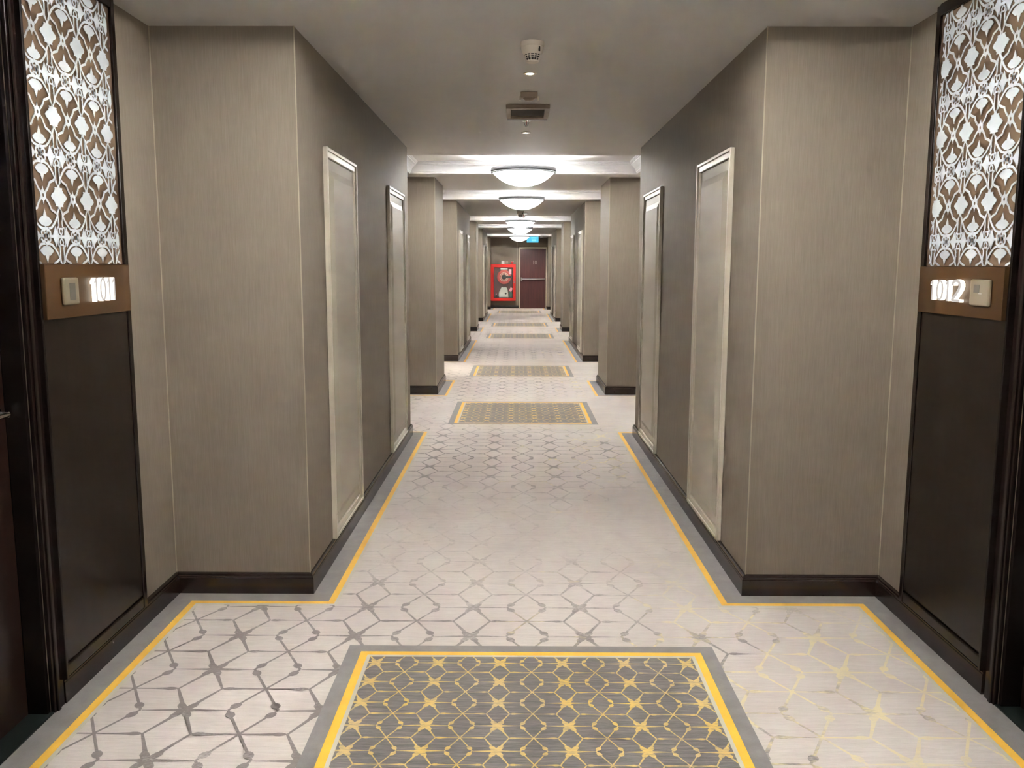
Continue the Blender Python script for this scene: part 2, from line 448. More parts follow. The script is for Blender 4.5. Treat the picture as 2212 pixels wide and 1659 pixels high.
for i, (a, b) in enumerate(PIERS):
    rects.append((XL+DF, XR-DF, a-DF, b+DF))                       # narrow length
    if i < len(PIERS)-1:
        ya, yb = b+DF, PIERS[i+1][0]-DF                            # wide bay, the inset left free
        rug = [r for r in RUGS if r[0] > b and r[1] < PIERS[i+1][0]]
        if rug:
            r0, r1 = rug[0][0]-GB, rug[0][1]+GB
            rects += [(WL+DF, WR-DF, ya, r0), (WL+DF, WR-DF, r1, yb), (WL+DF, RX0-GB, r0, r1), (RX1+GB, WR-DF, r0, r1)]
        else: rects.append((WL+DF, WR-DF, ya, yb))
rects[0] = (XL+DF, XR-DF, Y0, rects[0][3]); r = rects[-1]; rects[-1] = (r[0], r[1], r[2], Y1-DF)
rects = [r for r in rects if r[3] > .2]
mo = motif('carpet_motif', rects, .469, .3008, -.190, 3.352, .0095, .0010, M['motif'], floor, .95); mo['kind'] = 'stuff'

def ring(name, x0, x1, y0, y1, d, z, mat, par):
    return MB().add([(x0,y0,z),(x1,y0,z),(x1,y1,z),(x0,y1,z),(x0+d,y0+d,z),(x1-d,y0+d,z),(x1-d,y1-d,z),(x0+d,y1-d,z)],
                    [(0,1,5,4),(1,2,6,5),(2,3,7,6),(3,0,4,7)]).build(name, mat, par)
RUGLAB = ['dark grey carpet inset with gold lattice nearest the viewer, between rooms 1011 and 1012',
          'carpet inset with yellow frame just past the first long pair of piers',
          'third carpet inset with yellow frame, just past the first short pair of piers',
          'fourth carpet inset from the viewer, pale and foreshortened',
          'fifth carpet inset from the viewer, a thin band before the last long piers',
          'farthest carpet inset, a thin strip before the exit door']
for (a, b), lab in zip(RUGS, RUGLAB):
    cx = (RX0+RX1)/2
    t = thing('carpet_inset', (cx, (a+b)/2, 0), lab, 'carpet inset', 'yellow-framed carpet insets down the corridor')
    hx, hy = (RX1-RX0)/2, (b-a)/2
    ring('band', -hx-GB, hx+GB, -hy-GB, hy+GB, GB, .0022, M['grey'], t)
    ring('stripe', -hx, hx, -hy, hy, .030, .0026, M['yellow'], t)
    ring('edge_line', -hx+.030, hx-.030, -hy+.030, hy-.030, .014, .0024, M['pale'], t)
    k = .044
    MB().box(-hx+k, hx-k, -hy+k, hy-k, .0, .0022).build('field', M['rugfield'], t)
    motif('lattice', [(-hx+k, hx-k, -hy+k, hy-k)], .2362, .1504, -.534-cx, hy-.098, .0044, .0030, M['rugmotif'], t, 1.2)

# ------------------------------------------------------------------ baseboards

BPROF = [(0,.0), (BT,0), (BT,.074), (BT-.002,.078), (BT-.002,.083), (BT-.005,.086), (BT-.006,.093), (BT-.011,.097), (0,BH)]
def baseboard(name, line, flip, label, skip=None):
    """moulded skirting that follows the stepped wall; skip = y range of a door"""
    lines = [line]
    if skip:
        i = next(k for k in range(len(line)-1) if line[k][1] < skip[0] < line[k+1][1] and abs(line[k][0]-line[k+1][0]) < 1e-6)
        lines = [line[:i+1] + [(line[i][0], skip[0])], [(line[i][0], skip[1])] + line[i+1:]]
    mb = MB()
    for ln in lines:
        s = -1 if flip else 1; n = len(ln); vs = []; fs = []; m = len(BPROF)
        for d, z in BPROF: vs += [(x,y,z) for x,y in offset(ln, d*s)]
        for k in range(m-1):
            for i in range(n-1): fs.append((k*n+i, k*n+i+1, (k+1)*n+i+1, (k+1)*n+i))
        fs += [tuple(k*n for k in range(m)), tuple(k*n+n-1 for k in range(m))[::-1]]
        mb.add(vs, fs)
    return tag(mb.build(name, M['base']), label, 'baseboard', kind='structure')
baseboard('baseboard_left', OUT_L, False, 'dark glossy wooden baseboard along the left wall and piers', (NOTCH_L[0]-.07, NOTCH_L[1]+.065))
baseboard('baseboard_right', OUT_R, True, 'dark glossy wooden baseboard along the right wall and piers', (NOTCH_R[0]-.07, NOTCH_R[1]+.075))
baseboard('baseboard_end', [(XL+BT, Y1), (.045, Y1)], False, 'dark baseboard below the hose cabinet on the end wall')

# ------------------------------------------------------------------ tall cream panels on the long piers
def wall_panel(side, y0, y1, label):
    """access panel: moulded frame, recessed leaf and a lipped inner field; modelled on the left wall and turned for the right"""
    x = XL if side == 'L' else XR; s = 1 if side == 'L' else -1
    cy = (y0+y1)/2; h0, h1 = .098, 2.075
    t = thing('wall_panel', (x, cy, h0), label, 'panel', 'tall cream panels on the long piers')
    H, W = h1-h0, (y1-y0)/2
    bx = lambda mb, xa, xb, *r: mb.box(min(xa*s, xb*s), max(xa*s, xb*s), *r)
    fr = MB(); fw = .045
    for a0, a1, c0, c1 in ((-W, -W+fw, 0, H), (W-fw, W, 0, H), (-W+fw, W-fw, H-fw, H), (-W+fw, W-fw, 0, fw)):
        bx(fr, 0, .016, a0, a1, c0, c1)
    for a0, a1, c0, c1 in ((-W, -W+.016, 0, H), (W-.016, W, 0, H), (-W+.016, W-.016, H-.016, H), (-W+.016, W-.016, 0, .016)):
        bx(fr, .016, .024, a0, a1, c0, c1)
    fr.build('frame', M['creamtrim'], t, bevel=.003)
    k = fw + .004
    lf = MB(); bx(lf, 0, .006, -W+k, W-k, k, H-k); lf.build('leaf', M['cream'], t)
    sh = MB(); q = fw
    for a0, a1, c0, c1 in ((-W+q, -W+k, q, H-q), (W-k, W-q, q, H-q), (-W+k, W-k, H-k, H-q), (-W+k, W-k, q, k)):
        bx(sh, 0, .002, a0, a1, c0, c1)
    sh.build('gap', M['slot'], t)
    g = .100; q = g+.040; ip = MB()
    O = [(-W+g,g), (W-g,g), (W-g,H-g), (-W+g,H-g)]; I = [(-W+q,q), (W-q,q), (W-q,H-q), (-W+q,H-q)]
    ip.add([(s*.006,y_,z_) for y_,z_ in O] + [(s*.0085,y_,z_) for y_,z_ in O] + [(s*.022,y_,z_) for y_,z_ in I],
           [(i,(i+1)%4,4+(i+1)%4,4+i) for i in range(4)] + [(4+i,4+(i+1)%4,8+(i+1)%4,8+i) for i in range(4)] + [(8,9,10,11)])
    ip.build('inner_field', M['cream'], t)
    return t
for (py, where) in ((3.8225, ('in the first long pier', 'nearer', 'farther')), (13.638, ('in the second long pier', 'nearer', 'farther')), (23.58, ('in the last long pier before the exit', 'nearer', 'farther'))):
    for side, word in (('L', 'left'), ('R', 'right')):
        wall_panel(side, py+.49, py+1.275, f'{where[1]} tall cream panel on the {word} wall {where[0]}')
        wall_panel(side, py+2.56, py+3.41, f'{where[2]} tall cream panel on the {word} wall {where[0]}')

# ------------------------------------------------------------------ fretwork panels with room numbers
CW, CH = .1902, .2632
def fret_cell(mb, S, ox, oy):
    """one repeat of the cut lattice; (u,v) in cell units, mirrored in both directions"""
    P = lambda u, v: (ox + u*CW, oy + v*CH)
    def path(pts, w):
        for p, q in zip(pts[:-1], pts[1:]): taper(mb, P(*p), P(*q), w, w)
        for p in pts: x, y = P(*p); ellipse(mb, x, y, w/2, w/2, 0, 8)
    def poly(pts):
        z = lift(mb, 0); mb.add([(*P(u,v), z) for u,v in pts], [tuple(range(len(pts)))])
    W = .0078
    # pierced star
    n = 12; ringo = []; ringi = []
    for i in range(n*2):
        a = math.pi*i/n; r = (1.0 if i % 4 == 0 else .62)
        ringo.append((math.sin(a)*.135*r*(1.05), math.cos(a)*.112*r)); ringi.append((math.sin(a)*.03, math.cos(a)*.024))
    k = len(ringo)
    mb.add([(*P(u,v),0) for u,v in ringo] + [(*P(u,v),0) for u,v in ringi], [(i,(i+1)%k,k+(i+1)%k,k+i) for i in range(k)])
    for sx in (-1, 1):
        for sy in (-1, 1):
            m = lambda pts: [(u*sx, v*sy) for u, v in pts]
            path(m([(.09,.05), (.15,.085), (.20,.135), (.22,.165), (.29,.182), (.37,.205), (.40,.225)]), W)       # wavy arm
            path(m([(.43,.185), (.41,.235), (.355,.29), (.28,.345), (.19,.392), (.10,.405), (0,.405)]), W)         # arch
            path(m([(.5,.125), (.46,.165), (.43,.215), (.435,.29), (.44,.345), (.425,.385), (.455,.40)]), W*.8)    # stem beside the lozenge
            path(m([(.5,.395), (.455,.40), (.44,.43), (.46,.455), (.5,.475)]), W*.7)
            path(m([(.425,.375), (.385,.385), (.375,.42), (.385,.46)]), W*.6)
            path(m([(.0,.405), (.05,.43), (.11,.43), (.145,.455), (.13,.5)]), W*.9)
        for sy in (-1, 1):
            mm = lambda pts: [(u, v*sy) for u, v in pts]
            # palmette pointing at the star
            if sx == 1:
                poly(mm([(0,.165), (.045,.235), (.06,.262), (.10,.258), (.19,.30), (.215,.318), (.17,.345), (.10,.372), (.03,.378), (-.03,.378), (-.10,.372), (-.17,.345), (-.215,.318), (-.19,.30), (-.10,.258), (-.06,.262), (-.045,.235)]))
                path(mm([(0,.37), (0,.41)]), W)
    # cartouche between the stars (right side of the cell)
    poly([(.5-.13,.118), (.5+.13,.118), (.5+.115,.092), (.5+.14,.082), (.5+.15,.06), (.5+.23,.03), (.5+.265,0), (.5+.23,-.03), (.5+.15,-.06), (.5+.14,-.082), (.5+.115,-.092), (.5+.13,-.118), (.5-.13,-.118), (.5-.115,-.092), (.5-.14,-.082), (.5-.15,-.06), (.5-.23,-.03), (.5-.265,0), (.5-.23,.03), (.5-.15,.06), (.5-.14,.082), (.5-.115,.092)])
    poly([(.5-.03,.15), (.5+.03,.15), (.5+.05,.115), (.5-.05,.115)]); poly([(.5-.05,-.115), (.5+.05,-.115), (.5+.03,-.15), (.5-.03,-.15)])
    # knot of five rings half way to the next star, flanked by upright leaves
    for u, v in ((0,.5), (.088,.532), (-.088,.532), (.088,.468), (-.088,.468)):
        x, y = P(u, v); r1x, r1y, r2x, r2y = .0125, .0135, .0062, .0085
        q = [(x+r1x*math.cos(i*math.pi/6), y+r1y*math.sin(i*math.pi/6), 0) for i in range(12)] + [(x+r2x*math.cos(i*math.pi/6), y+r2y*math.sin(i*math.pi/6), 0) for i in range(12)]
        mb.add(q, [(i,(i+1)%12,12+(i+1)%12,12+i) for i in range(12)])
    for sx in (-1, 1):
        c = sx*.315
        poly([(c,.635), (c+.035,.585), (c+.055,.56), (c+.105,.53), (c+.115,.5), (c+.105,.47), (c+.055,.44), (c+.035,.415), (c,.365), (c-.035,.415), (c-.055,.44), (c-.085,.47), (c-.095,.5), (c-.085,.53), (c-.055,.56), (c-.035,.585)])
        path([(sx*.13,.5), (sx*.23,.5)], W*1.2); path([(sx*.41,.5), (sx*.5,.5)], W*1.3)
def stroke(pts, w):
    L, Rr = [], []
    for i, p in enumerate(pts):
        a, b = pts[max(i-1,0)], pts[min(i+1,len(pts)-1)]
        dx, dy = b[0]-a[0], (b[1]-a[1])*1.9; n = math.hypot(dx, dy) or 1
        nx, ny = -dy/n*w, dx/n*w/1.9
        L.append((p[0]+nx, p[1]+ny)); Rr.append((p[0]-nx, p[1]-ny))
    return [[L[i], L[i+1], Rr[i+1], Rr[i]] for i in range(len(pts)-1)]
def room_panel(side, y0, y1, num, zs, ys, label):
    """panel unit beside a room door; built facing +x then mirrored for the right wall by its own coordinates"""
    x = WL if side == 'L' else WR; s = 1 if side == 'L' else -1
    cy = (y0+y1)/2; W = (y1-y0)/2
    t = thing('room_number_panel', (x, cy, .098), label, 'wall panel', 'wood and fretwork panels beside the room doors')
    Z = lambda z: z-.098
    D = .035
    bx = lambda mb, xa, xb, *r: mb.box(min(xa*s, xb*s), max(xa*s, xb*s), *r)
    far, near = .030, .012
    top = 2.488
    b = MB(); bx(b, 0, .022, -W+near, W-far, Z(.098), Z(top)); b.build('back_board', M['dark'], t)
    f = MB()
    bx(f, 0, D, W-far, W, Z(.098), Z(2.502)); bx(f, 0, D, -W+near, W-far, Z(top-.03), Z(2.502))
    f.build('surround', M['casing'], t, bevel=.003)
    n_ = MB(); bx(n_, 0, D, -W, -W+near, Z(.092), Z(2.502)); n_.build('near_edge', M['black'], t, bevel=.002)  # blacker wood puts the shade of the unit's side face into its colour
    lo = MB(); bx(lo, .022, .030, -W+near, W-far, Z(.150), Z(1.322)); lo.build('lower_panel', M['dark'], t, bevel=.002)
    lg = MB(); bx(lg, .022, D-.003, -W+near, W-far, Z(.098), Z(.140)); lg.build('bottom_rail', M['dark'], t, bevel=.004)
    sh = MB(); bx(sh, .022, .024, -W+near, W-far, Z(1.504), Z(top-.03)); sh.build('bronze_backing', M['bronze'], t)
    # fretwork
    mb = MB(); mb.period = 41
    for zc in [zs-CH, zs, zs+CH, zs+2*CH, zs+3*CH]:
        for yc in ys: fret_cell(mb, s, yc-cy, Z(zc))
    me = bpy.data.meshes.new('tmp'); me.from_pydata(mb.v, [], mb.f); bm = bmesh.new(); bm.from_mesh(me); bpy.data.meshes.remove(me)
    ya, yb, za, zb = -W+near+.002, W-far-.022, Z(1.504), Z(top-.03)
    for co, no in (((ya,0,0),(-1,0,0)), ((yb,0,0),(1,0,0)), ((0,za,0),(0,-1,0)), ((0,zb,0),(0,1,0))):
        bmesh.ops.bisect_plane(bm, geom=bm.verts[:]+bm.edges[:]+bm.faces[:], plane_co=co, plane_no=no, clear_outer=True)
    r = bmesh.ops.extrude_face_region(bm, geom=bm.faces[:])
    for v in r['geom']:
        if isinstance(v, bmesh.types.BMVert): v.co.z += .0016
    for v in bm.verts: v.co = Vector((s*(.0243+v.co.z), v.co.x, v.co.y))
    bmesh.ops.recalc_face_normals(bm, faces=bm.faces)
    me = bpy.data.meshes.new('fretwork'); bm.to_mesh(me); bm.free(); me.materials.append(M['fret']); link('fretwork', me, t)
    # number plate
    p = MB(); bx(p, .022, .046, -W+.016 if side == 'L' else -W+.02, W-.022, Z(1.322), Z(1.502))
    plate = p.build('number_plate', M['plate'], t, bevel=.002)
    # lit digits
    y_a, y_b, z_a, z_b = num['y0']-cy, num['y1']-cy, Z(num['z0']), Z(num['z1'])
    shapes = {'1': [[(.36,0),(.66,0),(.66,1),(.44,1),(.08,.84),(.08,.74),(.36,.80)]],
              '2': stroke([(.10,.76),(.14,.88),(.28,.965),(.50,.985),(.72,.95),(.86,.84),(.88,.72),(.80,.58),(.55,.36),(.28,.17),(.13,.06),(.13,.045),(.93,.045)], .125)}
    widths = {'1': .70, '0': 1.05, '2': 1.15}; tot = sum(widths[c] for c in num['text']); cur = 0
    for c in num['text']:
        wd = widths[c]/tot; mb = MB()
        Q = lambda u, v, e: (s*(.0465 + .016*e), y_a + (y_b-y_a)*(cur + wd*(.06 + .88*u)), z_a + (z_b-z_a)*v)
        if c == '0':
            n = 28; O = [(.5+.46*math.cos(2*math.pi*i/n), .5+.5*math.sin(2*math.pi*i/n)) for i in range(n)]; I = [(.5+.23*math.cos(2*math.pi*i/n), .5+.40*math.sin(2*math.pi*i/n)) for i in range(n)]
            for e, m in ((0, 1), (1, 1)): mb.add([Q(u,v,e) for u,v in O+I], [(i,(i+1)%n,n+(i+1)%n,n+i) for i in range(n)], m)
            for L in (O, I): mb.add([Q(u,v,0) for u,v in L]+[Q(u,v,1) for u,v in L], [(i,(i+1)%n,n+(i+1)%n,n+i) for i in range(n)], 0)
        else:
            for L in shapes[c]:
                n = len(L)
                for e in (0, 1): mb.add([Q(u,v,e) for u,v in L], [tuple(range(n))], 1)
                mb.add([Q(u,v,0) for u,v in L]+[Q(u,v,1) for u,v in L], [(i,(i+1)%n,n+(i+1)%n,n+i) for i in range(n)], 0)
        mb.build('digit', [M['digit'], M['digitface']], plate); cur += wd
    # doorbell switch
    sa, sb = num['s0']-cy, num['s1']-cy
    b1 = MB(); bx(b1, .0465, .060, min(sa,sb), max(sa,sb), Z(1.366), Z(1.458)); b1.build('bell_switch', M['switch'], plate, bevel=.006, seg=3)
    y_m = (sa+sb)/2; hw = abs(sb-sa)/2
    b2 = MB()
    if side == 'L': bx(b2, .060, .0608, y_m-hw*.35, y_m+hw*.45, Z(1.382), Z(1.440))
    else: bx(b2, .060, .0608, y_m-hw*.05, y_m+hw*.55, Z(1.412), Z(1.440))
    b2.build('switch_window', M['switch2'], plate)
    if side == 'R':
        b3 = MB(); bx(b3, .060, .0612, y_m-hw*.35, y_m+hw*.05, Z(1.4075), Z(1.4105)); b3.build('indicator', M['paperw'], plate)
    return t
room_panel('L', 2.780, 3.430, dict(text='1011', y0=3.080, y1=3.258, z0=1.370, z1=1.455, s0=2.886, s1=2.982), 1.7255, [2.856, 3.0465, 3.237, 3.427], 'dark wood panel with white fretwork and lit number 1011')
room_panel('R', 2.883, 3.535, dict(text='1012', y0=3.385, y1=3.142, z0=1.375, z1=1.452, s0=2.966, s1=3.090), 1.7265, [2.975-.1902, 2.975, 3.165, 3.356, 3.546], 'dark wood panel with white fretwork and lit number 1012')

# ------------------------------------------------------------------ room doors in the near alcove
def room_door(name, side, notch, label):
    x = WL if side == 'L' else WR; s = 1 if side == 'L' else -1
    t = thing(name, (x, (notch[0]+notch[1])/2, 0), label, 'door', kind='structure')
    W = (notch[1]-notch[0])/2
    bx = lambda mb, xa, xb, *r: mb.box(min(xa*s, xb*s), max(xa*s, xb*s), *r)
    c = MB(); cw = .062
    bx(c, 0, .016, -W-cw, -W, 0, DOORH+cw); bx(c, 0, .016, W, W+cw, 0, DOORH+cw); bx(c, 0, .016, -W, W, DOORH, DOORH+cw)
    bx(c, .016, .022, W+.012, W+.03, 0, DOORH+.03); bx(c, .016, .022, -W-.03, -W-.012, 0, DOORH+.03); bx(c, .016, .022, -W-.012, W+.012, DOORH+.012, DOORH+.03)
    c.build('casing', M['casing'], t, bevel=.003)
    j = MB(); bx(j, -DEEP+.004, -.001, W-.018, W-.001, 0, DOORH-.001); bx(j, -DEEP+.004, -.001, -W+.001, -W+.018, 0, DOORH-.001); bx(j, -DEEP+.004, -.001, -W+.018, W-.018, DOORH-.018, DOORH-.001)
    j.build('jamb', M['black'], t)
    l = MB(); bx(l, -DEEP+.004, -DEEP+.035, -W+.020, W-.020, .006, DOORH-.020); lf = l.build('leaf', M['leaf'], t, bevel=.002)
    th = MB(); bx(th, -DEEP+.002, .012, -W+.001, W-.001, .001, .006); th.build('threshold', M['tile'], t)
    h = MB(); h.lathe([(.024,-DEEP+.035),(.024,-DEEP+.043),(.010,-DEEP+.045),(.009,-DEEP+.080)], (0, W-.075, 1.035), 20, axis='x')
    if s < 0:
        h.v = [(-a, b_, c_) for a, b_, c_ in h.v]
    h.tube([(s*(-DEEP+.076), W-.072, 1.035), (s*(-DEEP+.078), W-.12, 1.035), (s*(-DEEP+.074), W-.19, 1.032)], .008)
    h.build('lever_handle', M['chrome'], lf, smooth=True)
    return t
room_door('door_1', 'L', NOTCH_L, 'dark wooden room door in the left alcove beside number 1011')
room_door('door_2', 'R', NOTCH_R, 'dark wooden room door in the right alcove beside number 1012')

# ------------------------------------------------------------------ pendant bowls
def pendant(y, label):
    t = thing('pendant_light', (.056, y, 2.297), label, 'ceiling light', 'glass bowl pendants under the coffers')
    R = .318
    pr = []
    for i in range(13):
        a = i/12; pr.append((R*.985*a, .138*(.75*a**2 + .25*a**4)))
    pr[0] = (0.0, 0.0)
    bowl = MB().lathe(pr, n=48, cap=False).build('glass_bowl', M['bowl'], t, smooth=True)
    MB().lathe([(R-.008,.128),(R+.006,.128),(R+.010,.134),(R+.006,.141),(R-.008,.141),(R-.008,.128)], n=48, cap=False).build('lower_ring', M['rim'], t, smooth=True)
    MB().lathe([(R-.014,.141),(R-.001,.141),(R-.001,.146),(R+.010,.149),(R+.013,.162),(R+.010,.178),(R-.004,.180),(R-.014,.178),(R-.014,.141)], n=48, cap=False).build('upper_ring', M['rim'], t, smooth=True)
    MB().lathe([(.0,.056),(.185,.056),(.185,.059),(.0,.059)], n=48, cap=False).build('lamp_tray', M['topglow'], t)
    b = MB()
    for k in range(3):
        a = k*2*math.pi/3 + .5; b.tube([(0,0,.165), (R-.01, 0, .165)] if False else [(.0,.0,.168), ((R-.012)*math.cos(a), (R-.012)*math.sin(a), .165)], .005, 6)
    b.build('spider', M['steel'], t)
    MB().tube([(0,0,.160), (0,0,.334)], .007, 10).build('rod', M['chrome'], t, smooth=True)
    MB().lathe([(.05,.334),(.05,.325),(.02,.312),(.0,.312)], n=24).build('canopy', M['steel'], t, smooth=True)
    return t
PL = ['glass bowl pendant behind the viewer', 'glass bowl pendant over the near alcove', 'large glowing bowl pendant nearest in view, grey metal rim',
      'second glowing bowl pendant in view, hanging past the short piers', 'third glowing bowl pendant in view, below the dark sensor', 'fourth glowing bowl pendant in view, overlapping the third', 'farthest glowing bowl pendant, beside the blue exit sign']
p0 = pendant(LAMPS[0], PL[0])
for y, lab in zip(LAMPS[1:], PL[1:]): copy_thing(p0, (.056, y, 2.297), lab)
for o in [p0] + [q for q in COL.objects if q.name.startswith('pendant_light') and abs(q.location.y-LAMPS[1]) < .01]:   # the near bay has warmer bulbs
    for ch in o.children:
        if ch.name.startswith('glass_bowl'): ch.data = ch.data.copy(); ch.data.materials[0] = M['bowl_warm']

# ------------------------------------------------------------------ ceiling devices
def smoke(loc, label, k=1.0):
    t = thing('smoke_detector', loc, label, 'smoke detector', 'smoke detectors on the ceiling')
    MB().lathe([(.0545*k,0),(.0545*k,-.016*k),(.0515*k,-.020*k),(.0,-.020*k)], n=32).build('base', M['plastic'], t, smooth=True)
    b = MB().lathe([(.050*k,-.020*k),(.0505*k,-.030*k),(.047*k,-.044*k),(.040*k,-.054*k),(.0,-.054*k)], n=32).build('body', M['plastic'], t, smooth=True)
    MB().lathe([(.036*k,-.054*k),(.027*k,-.080*k)], n=32, cap=False).build('chamber', M['slot'], t)
    g = MB()
    for i in range(14):
        a = 2*math.pi*i/14; g.tube([(.039*k*math.cos(a), .039*k*math.sin(a), -.052*k), (.028*k*math.cos(a), .028*k*math.sin(a), -.082*k)], .0016*k, 5)
    for h, r in ((.061,.0362), (.070,.033)):
        g.tube([(r*k*math.cos(i*math.pi/12), r*k*math.sin(i*math.pi/12), -h*k) for i in range(24)], .0015*k, 5, closed=True)
    g.build('grille', M['plastic'], t)
    MB().lathe([(.029*k,-.080*k),(.029*k,-.084*k),(.024*k,-.088*k),(.0,-.088*k)], n=32).build('cap', M['plastic'], t, smooth=True)
    a = math.radians(-52)
    MB().box(.0485*k, .0515*k, -.004*k, .004*k, -.046*k, -.026*k).build('indicator_slot', M['slot'], t).rotation_euler = (0, 0, a)
    return t
smoke((.064, 4.09, ZC), 'cream smoke detector on the ceiling nearest the viewer')
smoke((.050, 16.15, ZC), 'far smoke detector hanging in front of the third pendant', 1.3)
def downlight(loc, label, power=SPOT, cone=66):
    t = thing('downlight', loc, label, 'downlight', 'small recessed downlights in the soffit')
    MB().lathe([(.020,-.001),(.034,-.001),(.036,-.003),(.034,-.006),(.026,-.006),(.020,-.003),(.020,-.001)], n=32, cap=False).build('trim_ring', M['plastic'], t, smooth=True)
    MB().lathe([(.0,-.0075),(.013,-.006),(.020,-.003)], n=24, cap=False).build('lens', M['lens'], t, smooth=True)
    ld = bpy.data.lights.new('downlight_lamp', 'SPOT'); ld.energy = power; ld.color = (1, .90, .74); ld.spot_size = math.radians(cone); ld.spot_blend = 1.0; ld.shadow_soft_size = .02
    lo = bpy.data.objects.new('downlight_lamp', ld); COL.objects.link(lo); lo.parent = t; lo.location = (0, 0, -.012)
    return t
downlight((.062, 4.716, ZC), 'small lit downlight behind the near smoke detector')
downlight((.060, 6.745, ZC), 'small lit downlight behind the sprinkler head')
downlight((.062, 14.55, ZC), 'nearer added downlight in the second long soffit, hidden by the pendants')  # this and the next three: unseen, added like the first pair to brighten the floor
downlight((.062, 16.90, ZC), 'farther added downlight in the second long soffit, hidden by the pendants')
downlight((.062, 24.50, ZC), 'nearer added downlight in the last long soffit, hidden by the pendants')
downlight((.062, 26.60, ZC), 'farther added downlight in the last long soffit, hidden by the pendants')
downlight((.062, 30.30, ZC), 'added downlight brightening the end wall in front of the exit door', 70*LS, 120)  # added lamp, lifts the brightness of the far end
downlight((-1.25, 12.55, ZC), 'added, unseen downlight in the left alcove for the bright carpet patch past the short piers', 150*LS, 60)  # assumed fixture, added to throw the bright patch on the alcove carpet
# sensor box
t = thing('motion_sensor', (.064, 5.20, ZC), 'small beige sensor box on the ceiling before the vent', 'sensor')
MB().box(-.050, .050, 0, .052, -.034, 0).build('housing', M['beige'], t, bevel=.004)
MB().lathe([(.0,-.05),(.022,-.046),(.036,-.034),(.036,-.030)], (0,.026,0), 24).build('lens_dome', M['beige'], t, smooth=True)
for sx in (-1, 1): MB().box(sx*.053-.004, sx*.053+.004, .006, .040, -.046, -.024).build('side_tab', M['plastic'], t, bevel=.002)
# vent
t = thing('ceiling_vent', (.062, 5.80, ZC), 'framed metal ceiling vent with dark slats above the sprinkler', 'vent')
fr = MB()
for a in ((-.138,-.108,-.20,.20), (.108,.138,-.20,.20), (-.108,.108,-.20,-.165), (-.108,.108,.165,.20)): fr.box(a[0], a[1], a[2], a[3], -.026, 0)
fr.build('frame', M['beige'], t, bevel=.004)
MB().box(-.108, .108, -.165, .165, -.002, -.0005).build('throat_shade', M['slot'], t)  # flat dark sheet, its colour stands for the shade of an uncut opening
for i in range(7):
    yy = -.13 + i*.044; MB().add([(-.106,yy-.012,-.004),(.106,yy-.012,-.004),(.106,yy+.010,-.014),(-.106,yy+.010,-.014),(-.106,yy-.010,-.003),(.106,yy-.010,-.003),(.106,yy+.012,-.013),(-.106,yy+.012,-.013)],
        [(0,1,2,3),(7,6,5,4),(0,4,5,1),(1,5,6,2),(2,6,7,3),(3,7,4,0)]).build('slat', M['slat'], t)
MB().box(-.134, -.004, .186, .200, -.036, -.0262).build('far_lip', M['white'], t); MB().box(.004, .134, .186, .200, -.036, -.0262).build('far_lip', M['white'], t)  # white paint stands in for the light this edge catches
def sprinkler(loc, label, k=1.0):
    t = thing('sprinkler_head', loc, label, 'sprinkler', 'sprinkler heads on the ceiling')
    MB().lathe([(.036*k,0),(.036*k,-.004*k),(.030*k,-.009*k),(.014*k,-.009*k),(.0,-.009*k)], n=28).build('escutcheon', M['chrome'], t, smooth=True)
    a = MB()
    for s in (-1, 1): a.tube([(s*.012*k,0,-.008*k), (s*.015*k,0,-.022*k), (s*.010*k,0,-.036*k), (0,0,-.044*k)], .003*k, 8)
    a.build('yoke', M['steel'], t, smooth=True)
    MB().tube([(0,0,-.008*k), (0,0,-.038*k)], .0025*k, 8).build('bulb', M['orange'], t, smooth=True)
    d = MB().lathe([(.0,-.044*k),(.013*k,-.045*k),(.013*k,-.047*k),(.0,-.048*k)], n=16)
    d.build('deflector', M['steel'], t, smooth=True); return t
sprinkler((.058, 6.18, ZC), 'chrome sprinkler head between the vent and second downlight')
sprinkler((.112, 16.75, ZC), 'far sprinkler head beside the distant smoke detector', 2.2)

# ------------------------------------------------------------------ exit door at the end
t = thing('door_3', (.5625, Y1, 0), 'reddish-brown exit door with push bar at the end', 'door', kind='structure')
f = MB()
for a in ((-.515,-.470,0,2.165), (.448,.4885,0,2.165), (-.470,.448,2.110,2.165)): f.box(a[0], a[1], -.05, -.001, a[2], a[3])
f.build('frame', M['cream_metal'], t, bevel=.006)
lf = MB().box(-.466, .444, -.036, -.002, .008, 2.106).build('leaf', M['exit_leaf'], t, bevel=.003)
pb = MB().box(-.42, .42, -.085, -.055, 1.020, 1.062).build('push_bar', M['chrome'], lf, bevel=.006)
MB().box(-.45, -.39, -.075, -.036, .985, 1.10).build('bar_bracket', M['chrome'], lf, bevel=.006)
MB().box(.39, .435, -.072, -.036, 1.005, 1.077).build('bar_bracket', M['chrome'], lf, bevel=.006)
def flat_text(txt, h, w, loc, mat, parent, name='numeral', depth=.006):
    cu = bpy.data.curves.new('tx', 'FONT'); cu.body = txt; cu.size = 1; cu.extrude = .5
    ob = bpy.data.objects.new('tmp', cu); COL.objects.link(ob); bpy.context.view_layer.update()
    me = bpy.data.meshes.new_from_object(ob.evaluated_get(bpy.context.evaluated_depsgraph_get())); bpy.data.objects.remove(ob)
    xs = [v.co.x for v in me.vertices]; zs = [v.co.y for v in me.vertices]
    for v in me.vertices:
        v.co = Vector((loc[0] + w*((v.co.x-min(xs))/(max(xs)-min(xs))-.5), loc[1] - depth*(v.co.z+.5), loc[2] + h*((v.co.y-min(zs))/(max(zs)-min(zs))-.5)))
    me.materials.clear(); me.materials.append(mat); me.update()
    return link(name, me, parent)
flat_text('10', .14, .13, (.06, -.037, 1.63), M['numeral'], lf)
